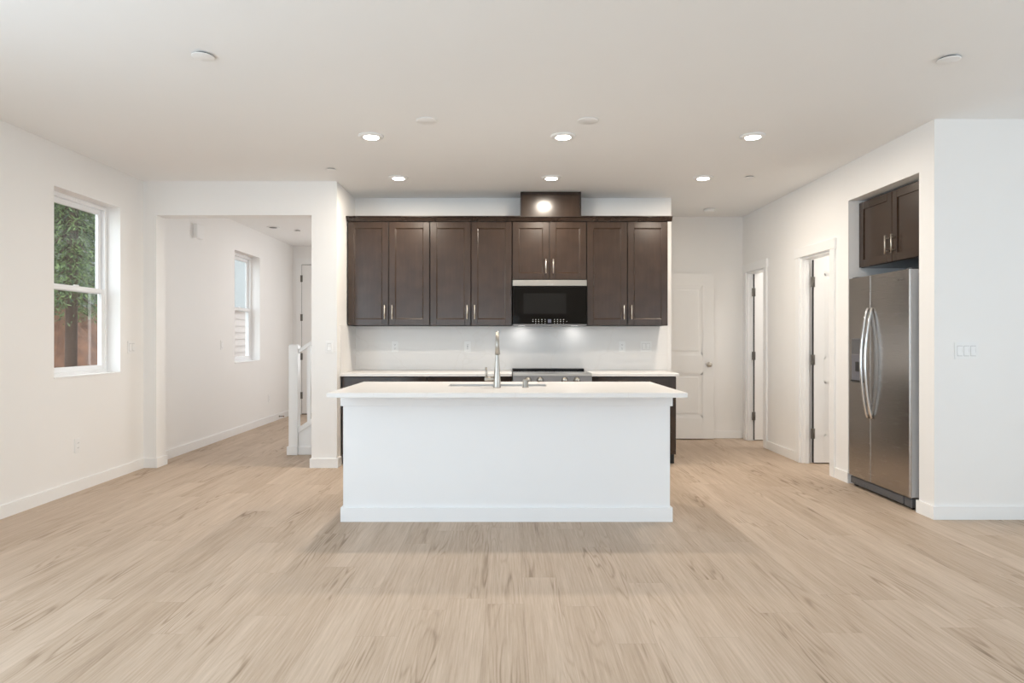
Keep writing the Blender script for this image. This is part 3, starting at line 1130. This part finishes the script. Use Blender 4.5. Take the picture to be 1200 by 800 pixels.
# dispenser in the freezer door
MB().box(XF - 0.003, XF + 0.002, 5.265, 5.465, 0.876, 1.245, .002, 1).build('dispenser_frame', RANGEST, d_fz)
MB().box(XF - 0.0045, XF - 0.001, 5.275, 5.455, 1.112, 1.235).build('dispenser_panel', GREY, d_fz)
dm = MB()
dm.box(XF - 0.0045, XF - 0.001, 5.275, 5.455, 0.886, 1.106)
dr = dm.build('dispenser_recess', plain('dispenser_grey', (0.13, 0.13, 0.15), 0.35, noise=0.05), d_fz)
MB().box(XF - 0.012, XF - 0.003, 5.34, 5.39, 0.97, 1.05, .003, 1).build('dispenser_paddle', BLACK, dr)
MB().box(XF - 0.016, XF - 0.003, 5.275, 5.455, 0.886, 0.897, .002, 1).build('drip_tray', BLACK, dr)
# small badge top right
m = MB()
bz = 1.245 + 69 * 4.75 / 760
for (a, w) in ((1052.2, 1.6), (1055.4, 0.4), (1056.5, 1.3), (1058.0, 1.2)):
    ya, yb = XF * 760 / (a - 593), XF * 760 / (a + w - 593)
    m.box(XF - 0.0012, XF + 0.001, yb, ya, bz - 0.005, bz + 0.005)
m.build('badge', PRINTD, d_fr)
# hinge covers and grille
for yc in (fy0 + 0.05, fy1 - 0.05):
    MB().box(XF + 0.02, XF + 0.14, yc - 0.03, yc + 0.03, 1.7455, 1.757, .003, 1).build('hinge_cover', GREY, r)
g = MB()
g.box(XF + 0.012, XF + 0.06, fy0 + 0.10, fy1 - 0.01, 0.022, 0.082, .004, 1)
g.box(XF + 0.020, XF + 0.07, fy0 + 0.01, fy0 + 0.10, 0.015, 0.085, .006, 1)
for k in range(14):
    yy = fy0 + 0.16 + k * 0.045
    g.box(XF + 0.009, XF + 0.013, yy, yy + 0.03, 0.035, 0.042)
g.build('base_grille', GREY, r)
for yc in (fy0 + 0.04, fy1 - 0.05):
    MB().lathe([(0.016, -0.014), (0.019, -0.01), (0.019, 0.01), (0.016, 0.014)], (XF + 0.045, yc, 0.0193), 'y', 20).build('roller', BLACK, r)
MB().lathe([(0.012, 0.078), (0.012, 0.092)], (XF + 0.035, fy0 + 0.035, 0), 'z', 16).build('lower_hinge', CHROME, r)
for yc in (fy0 + 0.06, fy1 - 0.06):
    MB().lathe([(0.02, 0), (0.02, 0.055)], (3.6, yc, 0.0005), 'z', 16).build('rear_foot', BLACK, r)

# cabinet above the fridge (doors face -X)
XC = 3.035
r = thing('fridge_cabinet', (3.3, 5.10, 1.845), 'two-door dark cabinet above the refrigerator in the alcove', 'cabinet')
cz0, cz1 = 1.845, 2.405
MB().box(XC + 0.0215, 3.66, A0 + .002, A1 - .002, cz0, cz1).build('cabinet_body', WOODD, r)
ym = (A0 + A1) / 2
for (a, c, hy) in ((A0 + .004, ym - .003, ym - 0.042), (ym + .003, A1 - .004, ym + 0.042)):
    m = MB()
    fr, t, dd = 0.062, 0.02, 0.009
    z0, z1 = cz0 + .004, cz1 - .004
    m.box(XC, XC + t, a, a + fr, z0, z1, .0015, 1).box(XC, XC + t, c - fr, c, z0, z1, .0015, 1)
    m.box(XC, XC + t, a + fr, c - fr, z0, z0 + fr, .0015, 1).box(XC, XC + t, a + fr, c - fr, z1 - fr, z1, .0015, 1)
    m.box(XC + dd, XC + t, a + fr - .001, c - fr + .001, z0 + fr - .001, z1 - fr + .001)
    d = m.build('cabinet_door', WOOD, r)
    m = MB()
    zc = 1.985
    m.tube([(XC - 0.03, hy, zc - 0.072), (XC - 0.03, hy, zc + 0.072)], 0.0062, 12)
    for s in (-1, 1):
        m.tube([(XC, hy, zc + s * 0.05), (XC - 0.03, hy, zc + s * 0.05)], 0.0045, 10)
    m.build('handle', NICKEL, d)

# ================================================================== recessed lights
WARM = (1.0, 0.89, 0.75)
RG = 'lit recessed lights in the ceiling'
cans = [(-1.004, 4.83, 'lit recessed light in the nearer row, above the left end of the island'),
        (0.426, 4.83, 'lit recessed light in the nearer row, above the island middle right of the faucet'),
        (1.838, 4.83, 'lit recessed light in the nearer row, closest to the fridge cabinet'),
        (-1.008, 6.08, 'lit recessed light in the farther row, in front of the leftmost wall cabinets'),
        (0.424, 6.08, 'lit recessed light in the farther row, in front of the duct cover'),
        (1.848, 6.08, 'lit recessed light in the farther row, right of the wall cabinets')]
proto = None
for (x, y, lab) in cans:
    if proto is None:
        proto = thing('recessed_light', (x, y, ZC), lab, 'ceiling light', RG)
        m = MB()
        m.lathe([(0.094, -0.0005), (0.094, -0.004), (0.088, -0.010), (0.060, -0.014), (0.0555, -0.012), (0.0555, -0.0005)], (x, y, ZC), 'z', 40)
        m.build('trim_ring', PLATE, proto)
        MB().lathe([(0.054, -0.003), (0.054, -0.0145), (0.040, -0.0165), (0.0, -0.018)], (x, y, ZC), 'z', 36).build('lens', LED, proto)
    else:
        copy_thing(proto, (x, y, ZC), lab, RG)
    area_light('recessed_lamp', (x, y, ZC - 0.022), (0, 0, 0), 0.12, 0.12, 10.0 if y < 5.5 else 18.0, WARM, 180, 'DISK')

# flat blank plates, sprinkler covers, detector
def disc(name, x, y, r, h, gap, mat, label, cat, group=None):
    t_ = thing(name, (x, y, ZC), label, cat, group)
    m = MB()
    m.lathe([(r * 0.72, -0.0005), (r * 0.72, -gap - 0.0005)], (x, y, ZC), 'z', 28)
    m.build('collar', GAPSHADE if gap > 0.004 else mat, t_)  # deeper collars blackened to paint the shadow gap
    m = MB()
    m.lathe([(r, -gap), (r, -gap - h * 0.6), (r * 0.93, -gap - h), (0, -gap - h)], (x, y, ZC), 'z', 36)
    m.build('cover_plate', mat, t_)
    return t_


disc('ceiling_plate', -0.549, 4.485, 0.072, 0.006, 0.001, PLATE, 'flat white blank plate on the ceiling above the left half of the island', 'ceiling plate', 'blank pendant plates')
disc('ceiling_plate', 0.566, 4.485, 0.072, 0.006, 0.001, PLATE, 'flat white blank plate on the ceiling above the right half of the island', 'ceiling plate', 'blank pendant plates')
disc('sprinkler_cover', -1.61, 3.445, 0.056, 0.004, 0.010, PLATE, 'white concealed sprinkler cover on the ceiling, larger one nearest the left wall', 'sprinkler cover', 'sprinkler covers')
disc('sprinkler_cover', 2.38, 3.487, 0.056, 0.004, 0.010, PLATE, 'white concealed sprinkler cover on the ceiling above the near wall corner', 'sprinkler cover', 'sprinkler covers')
disc('sprinkler_cover', -1.558, 5.777, 0.048, 0.004, 0.008, PLATE, 'small white sprinkler cover on the ceiling in front of the column', 'sprinkler cover', 'sprinkler covers')
disc('sprinkler_cover', 2.27, 6.05, 0.048, 0.004, 0.008, PLATE, 'small white sprinkler cover on the ceiling before the right wall doors', 'sprinkler cover', 'sprinkler covers')
disc('smoke_detector', 2.37, 7.57, 0.062, 0.03, 0.002, PLATE, 'round white smoke detector on the ceiling before the open panel door', 'smoke detector')
disc('sprinkler_cover', -2.915, 9.08, 0.045, 0.004, 0.010, PLATE, 'small sprinkler cover on the hall ceiling, deeper in than the vent', 'sprinkler cover', 'sprinkler covers')
r = thing('ceiling_vent', (-3.16, 8.8, ZC), 'small unlit fixture with dark centre on the hall ceiling near the far window', 'ceiling fixture')
MB().lathe([(0.085, -0.0005), (0.085, -0.006), (0.06, -0.010), (0.058, -0.0005)], (-3.16, 8.8, ZC), 'z', 32).build('trim_ring', PLATE, r)
MB().lathe([(0.056, -0.0005), (0.05, -0.009), (0.0, -0.010)], (-3.16, 8.8, ZC), 'z', 28).build('lens', GREY, r)

# ================================================================== outlets and switches
def plate_y(name, x, y, z, gangs, kind, label, cat, group=None, w=None, h=0.116):
    """on a wall whose face at y looks to -Y"""
    wd = w or (0.071 + 0.046 * (gangs - 1))
    r = thing(name, (x, y, z - h / 2), label, cat, group)
    MB().box(x - wd / 2, x + wd / 2, y - 0.006, y - 0.0004, z - h / 2, z + h / 2, .002, 2).build('cover_plate', PLATE, r)
    for k in range(gangs):
        cx = x + (k - (gangs - 1) / 2) * 0.046
        if kind == 'switch':
            MB().box(cx - 0.0185, cx + 0.0185, y - 0.0064, y - 0.005, z - 0.0355, z + 0.0355).build('groove_shade', GROOVESHADE, r)
            MB().prism([(y - 0.007, z - 0.033), (y - 0.0105, z - 0.033), (y - 0.007, z), (y - 0.0085, z + 0.033), (y - 0.006, z + 0.033), (y - 0.005, z - 0.033)],
                       'x', cx - 0.0165, cx + 0.0165).build('rocker', TRIM, r)
        else:
            m = MB().box(cx - 0.0165, cx + 0.0165, y - 0.0085, y - 0.005, z - 0.034, z + 0.034, .001, 1)
            m.mi = 1
            for s in (-1, 1):
                zz = z + s * 0.019
                m.box(cx - 0.0075, cx - 0.005, y - 0.0088, y - 0.0075, zz - 0.003, zz + 0.006)
                m.box(cx + 0.005, cx + 0.0075, y - 0.0088, y - 0.0075, zz - 0.002, zz + 0.006)
                m.lathe([(0.0028, -0.0088), (0.0028, -0.0075)], (cx, y, zz - 0.008), 'y', 10)
            if kind == 'gfci':
                m.box(cx - 0.005, cx + 0.005, y - 0.009, y - 0.0075, z - 0.004, z + 0.004)
            m.build('socket_face', [TRIM, SLOT], r)
    return r


def plate_x(name, x, y, z, gangs, kind, label, cat, group=None):
    """on the left wall, face at x looking to +X"""
    wd, h = 0.071 + 0.046 * (gangs - 1), 0.116
    r = thing(name, (x, y, z - h / 2), label, cat, group)
    MB().box(x + 0.0004, x + 0.006, y - wd / 2, y + wd / 2, z - h / 2, z + h / 2, .002, 2).build('cover_plate', PLATE, r)
    for k in range(gangs):
        cy = y + (k - (gangs - 1) / 2) * 0.046
        if kind == 'switch':
            MB().box(x + 0.005, x + 0.0064, cy - 0.0185, cy + 0.0185, z - 0.0355, z + 0.0355).build('groove_shade', GROOVESHADE, r)
            MB().prism([(x + 0.007, z - 0.033), (x + 0.0105, z - 0.033), (x + 0.007, z), (x + 0.0085, z + 0.033), (x + 0.005, z + 0.033), (x + 0.005, z - 0.033)],
                       'y', cy - 0.0165, cy + 0.0165).build('rocker', TRIM, r)
        else:
            m = MB().box(x + 0.005, x + 0.0085, cy - 0.0165, cy + 0.0165, z - 0.034, z + 0.034, .001, 1)
            m.mi = 1
            for s in (-1, 1):
                zz = z + s * 0.019
                m.box(x + 0.0075, x + 0.0088, cy - 0.0075, cy - 0.005, zz - 0.003, zz + 0.006)
                m.box(x + 0.0075, x + 0.0088, cy + 0.005, cy + 0.0075, zz - 0.002, zz + 0.006)
            m.build('socket_face', [TRIM, SLOT], r)
    return r


YS = 6.956
sx = lambda px: (px - 593) * YS / 760
plate_y('wall_outlet', sx(463), YS, 1.154, 1, 'outlet', 'white outlet on the backsplash below the cabinet beside the column', 'outlet', 'backsplash outlets')
plate_y('wall_outlet', sx(548), YS, 1.154, 1, 'gfci', 'white outlet on the backsplash between the faucet and the left outlet', 'outlet', 'backsplash outlets')
plate_y('wall_outlet', sx(729), YS, 1.154, 1, 'outlet', 'white outlet on the backsplash right of the range', 'outlet', 'backsplash outlets')
plate_y('wall_switch', sx(757), YS, 1.154, 2, 'switch', 'white double switch plate at the right end of the backsplash', 'switch')
plate_y('wall_switch', (386 - 593) * 6.23 / 760, 6.23, 1.158, 1, 'switch', 'white single switch on the column beside the kitchen', 'switch')
plate_y('wall_switch', 3.163, 4.46, 1.157, 3, 'switch', 'white triple switch plate on the near wall right of the fridge', 'switch')
plate_x('wall_outlet', XL, 5.27, 0.372, 1, 'outlet', 'white outlet low on the left wall below the window', 'outlet')
plate_x('wall_switch', XL, 6.03, 1.16, 2, 'switch', 'white switch plate on the left wall between window and opening', 'switch')
plate_x('wall_switch', XL, 7.95, 1.16, 1, 'switch', 'white switch on the hall wall left of the far window', 'switch')
plate_x('wall_outlet', XL, 9.53, 0.36, 1, 'outlet', 'white outlet low on the hall wall beyond the far window', 'outlet')
# door chime box
r = thing('door_chime', (XL, 7.30, 2.36), 'white rounded chime box high on the hall wall', 'door chime')
MB().box(XL + 0.0005, XL + 0.05, 7.215, 7.385, 2.362, 2.522, .014, 3).build('chime_cover', PLATE, r)
MB().box(XL + 0.0003, XL + 0.006, 7.205, 7.395, 2.356, 2.528, .002, 1).build('back_plate', PLATE, r)
# door stop on the hall baseboard
r = thing('door_stop', (XL + BT, 9.92, 0.05), 'small spring door stop on the hall baseboard', 'door stop')
MB().lathe([(0.012, 0.0004), (0.012, 0.004), (0.006, 0.006), (0.006, 0.06)], (XL + BT, 9.92, 0.05), 'x', 14).build('spring', HINGE, r)
MB().lathe([(0.010, 0.06), (0.010, 0.075), (0.006, 0.078)], (XL + BT, 9.92, 0.05), 'x', 14).build('tip', BRONZE, r)

# ================================================================== outside the windows
GRASS = plain('dry_bank_soil', (0.16, 0.075, 0.042), 0.9, noise=0.95, scale=6, bump=0.5)
BARK = plain('bark', (0.085, 0.055, 0.04), 0.9, noise=0.5, scale=12, bump=0.6)


def leaf_mat(name, c1, c2):
    m, nt, b = new_mat(name)
    tc = N(nt, 'ShaderNodeTexCoord')
    nz = N(nt, 'ShaderNodeTexNoise')
    nz.inputs['Scale'].default_value = 9
    nz.inputs['Detail'].default_value = 5
    nt.links.new(tc.outputs['Object'], nz.inputs['Vector'])
    cr = N(nt, 'ShaderNodeValToRGB')
    cr.color_ramp.elements[0].position = 0.35
    cr.color_ramp.elements[0].color = (*c1, 1)
    cr.color_ramp.elements[1].position = 0.65
    cr.color_ramp.elements[1].color = (*c2, 1)
    nt.links.new(nz.outputs['Fac'], cr.inputs['Fac'])
    nt.links.new(cr.outputs['Color'], b.inputs['Base Color'])
    b.inputs['Roughness'].default_value = 0.7
    return m


LEAF = leaf_mat('conifer_foliage', (0.012, 0.032, 0.012), (0.17, 0.235, 0.075))

m = MB()
n = 44
bmm = m.bm
grid = []
for i in range(n + 1):
    row = []
    for j in range(n + 1):
        gx = XO - 0.02 - 9.0 * i / n
        gy = 2.0 + 20.0 * j / n
        up_ = min(1, max(0, (-gx - 6.0) / 0.9)) * min(1, max(0, (gy - 8.6) / 1.8)) * min(1, max(0, (14.5 - gy) / 2.0))
        gz = -0.35 + 2.05 * up_ + (0.14 * math.sin(gx * 5.1 + gy * 4.3) + random.uniform(-.12, .12)) * (0.3 + up_)
        row.append(bmm.verts.new((gx, gy, gz)))
    grid.append(row)
for i in range(n):
    for j in range(n):
        bmm.faces.new([grid[i][j], grid[i + 1][j], grid[i + 1][j + 1], grid[i][j + 1]])
bmesh.ops.recalc_face_normals(bmm, faces=list(bmm.faces))
shell('ground_outside', m, GRASS, 'rusty dry bank outside the left window', 'ground')


def conifer(x, y, z0, h, rad, low, n, label):
    t_ = thing('conifer_tree', (x, y, z0), label, 'tree', 'conifers outside the left window')
    MB().tube([(x, y, z0 - 0.2), (x + 0.05, y, z0 + h * 0.5), (x, y, z0 + h)], [0.075, 0.06, 0.02], 12).build('trunk', BARK, t_)
    br = MB()
    m = MB()
    bmm = m.bm
    for k in range(n):
        s = random.random() ** 0.8
        zz = z0 + low + (h - low) * s
        R = rad * (1 - 0.75 * s) * (0.75 + 0.25 * random.random())
        a = random.uniform(0, 2 * math.pi)
        L = R * random.uniform(0.35, 1.0)
        droop = 0.35
        tip = Vector((x + math.cos(a) * L, y + math.sin(a) * L, zz - droop * L))
        if k % 22 == 0:
            br.tube([(x, y, zz + 0.1), (x + math.cos(a) * L * .5, y + math.sin(a) * L * .5, zz - droop * L * .3), tuple(tip)], [0.018, 0.012, 0.004], 6)
        for q in range(11):
            d = Vector((math.cos(a) + random.uniform(-.9, .9), math.sin(a) + random.uniform(-.9, .9), random.uniform(-1.1, 0.15))).normalized()
            p = tip + Vector((random.uniform(-.14, .14), random.uniform(-.14, .14), random.uniform(-.14, .14)))
            ln, wd = random.uniform(.06, .13), random.uniform(.005, .011)
            sd = d.cross(Vector((random.uniform(-1, 1), random.uniform(-1, 1), random.uniform(-1, 1)))).normalized()
            v = [bmm.verts.new(p - sd * wd * .4), bmm.verts.new(p + d * ln * .5 - sd * wd), bmm.verts.new(p + d * ln),
                 bmm.verts.new(p + d * ln * .5 + sd * wd)]
            bmm.faces.new(v)
    m.build('foliage', LEAF, t_)
    br.build('branches', BARK, t_)
    return t_


conifer(-5.62, 8.35, -0.3, 7.5, 0.95, 2.0, 5200, 'conifer with a dark trunk closest to the left window')
conifer(-7.2, 10.2, 0.9, 7.5, 0.85, 0.8, 3600, 'dense conifer behind the nearest tree outside the left window')
conifer(-9.3, 11.9, 1.4, 7.0, 1.1, 0.5, 3000, 'conifer up the bank farthest from the left window')

# neighbouring house
SID = plain('pale_beige_siding', (0.34, 0.275, 0.24), 0.7, noise=0.04, scale=3)
SIDB = plain('blue_grey_siding', (0.24, 0.245, 0.24), 0.7, noise=0.06, scale=3)
r = thing('outside_house', (-8.5, 15.5, -0.35), 'pale house next door beyond the hall window', 'house')
m = MB()
for k in range(36):
    z = -0.4 + k * 0.18
    m.prism([(-7.30, z), (-7.272, z), (-7.295, z + 0.18), (-7.30, z + 0.18)], 'y', 14.6, 22.0)
m.box(-11, -7.30, 14.6, 22.0, -0.4, 6.2)
m.build('siding_wall', SID, r)
m = MB()
m.box(-11, -7.25, 13.6, 14.6, -0.4, 4.4)
for k in range(26):
    z = -0.4 + k * 0.18
    m.prism([(-7.25, z), (-7.222, z), (-7.245, z + 0.18), (-7.25, z + 0.18)], 'y', 13.6, 14.6)
m.build('reflection_wing', SIDB, r)  # wing put in for the bluish reflection in the window glass
w = MB().box(-7.30, -7.22, 16.9, 18.1, 2.05, 3.4).build('house_window', SIDB, r)
m = MB()
for (a, b_, c, d) in ((16.82, 16.9, 1.97, 3.48), (18.1, 18.18, 1.97, 3.48), (16.82, 18.18, 1.97, 2.05), (16.82, 18.18, 3.4, 3.48)):
    m.box(-7.32, -7.20, a, b_, c, d)
m.build('window_frame', VINYL, w)
MB().prism([(-11.3, 6.2), (-6.9, 6.2), (-6.9, 6.35), (-9.1, 7.8), (-11.3, 6.35)], 'y', 13.1, 22.3).build('house_roof', GREY, r)
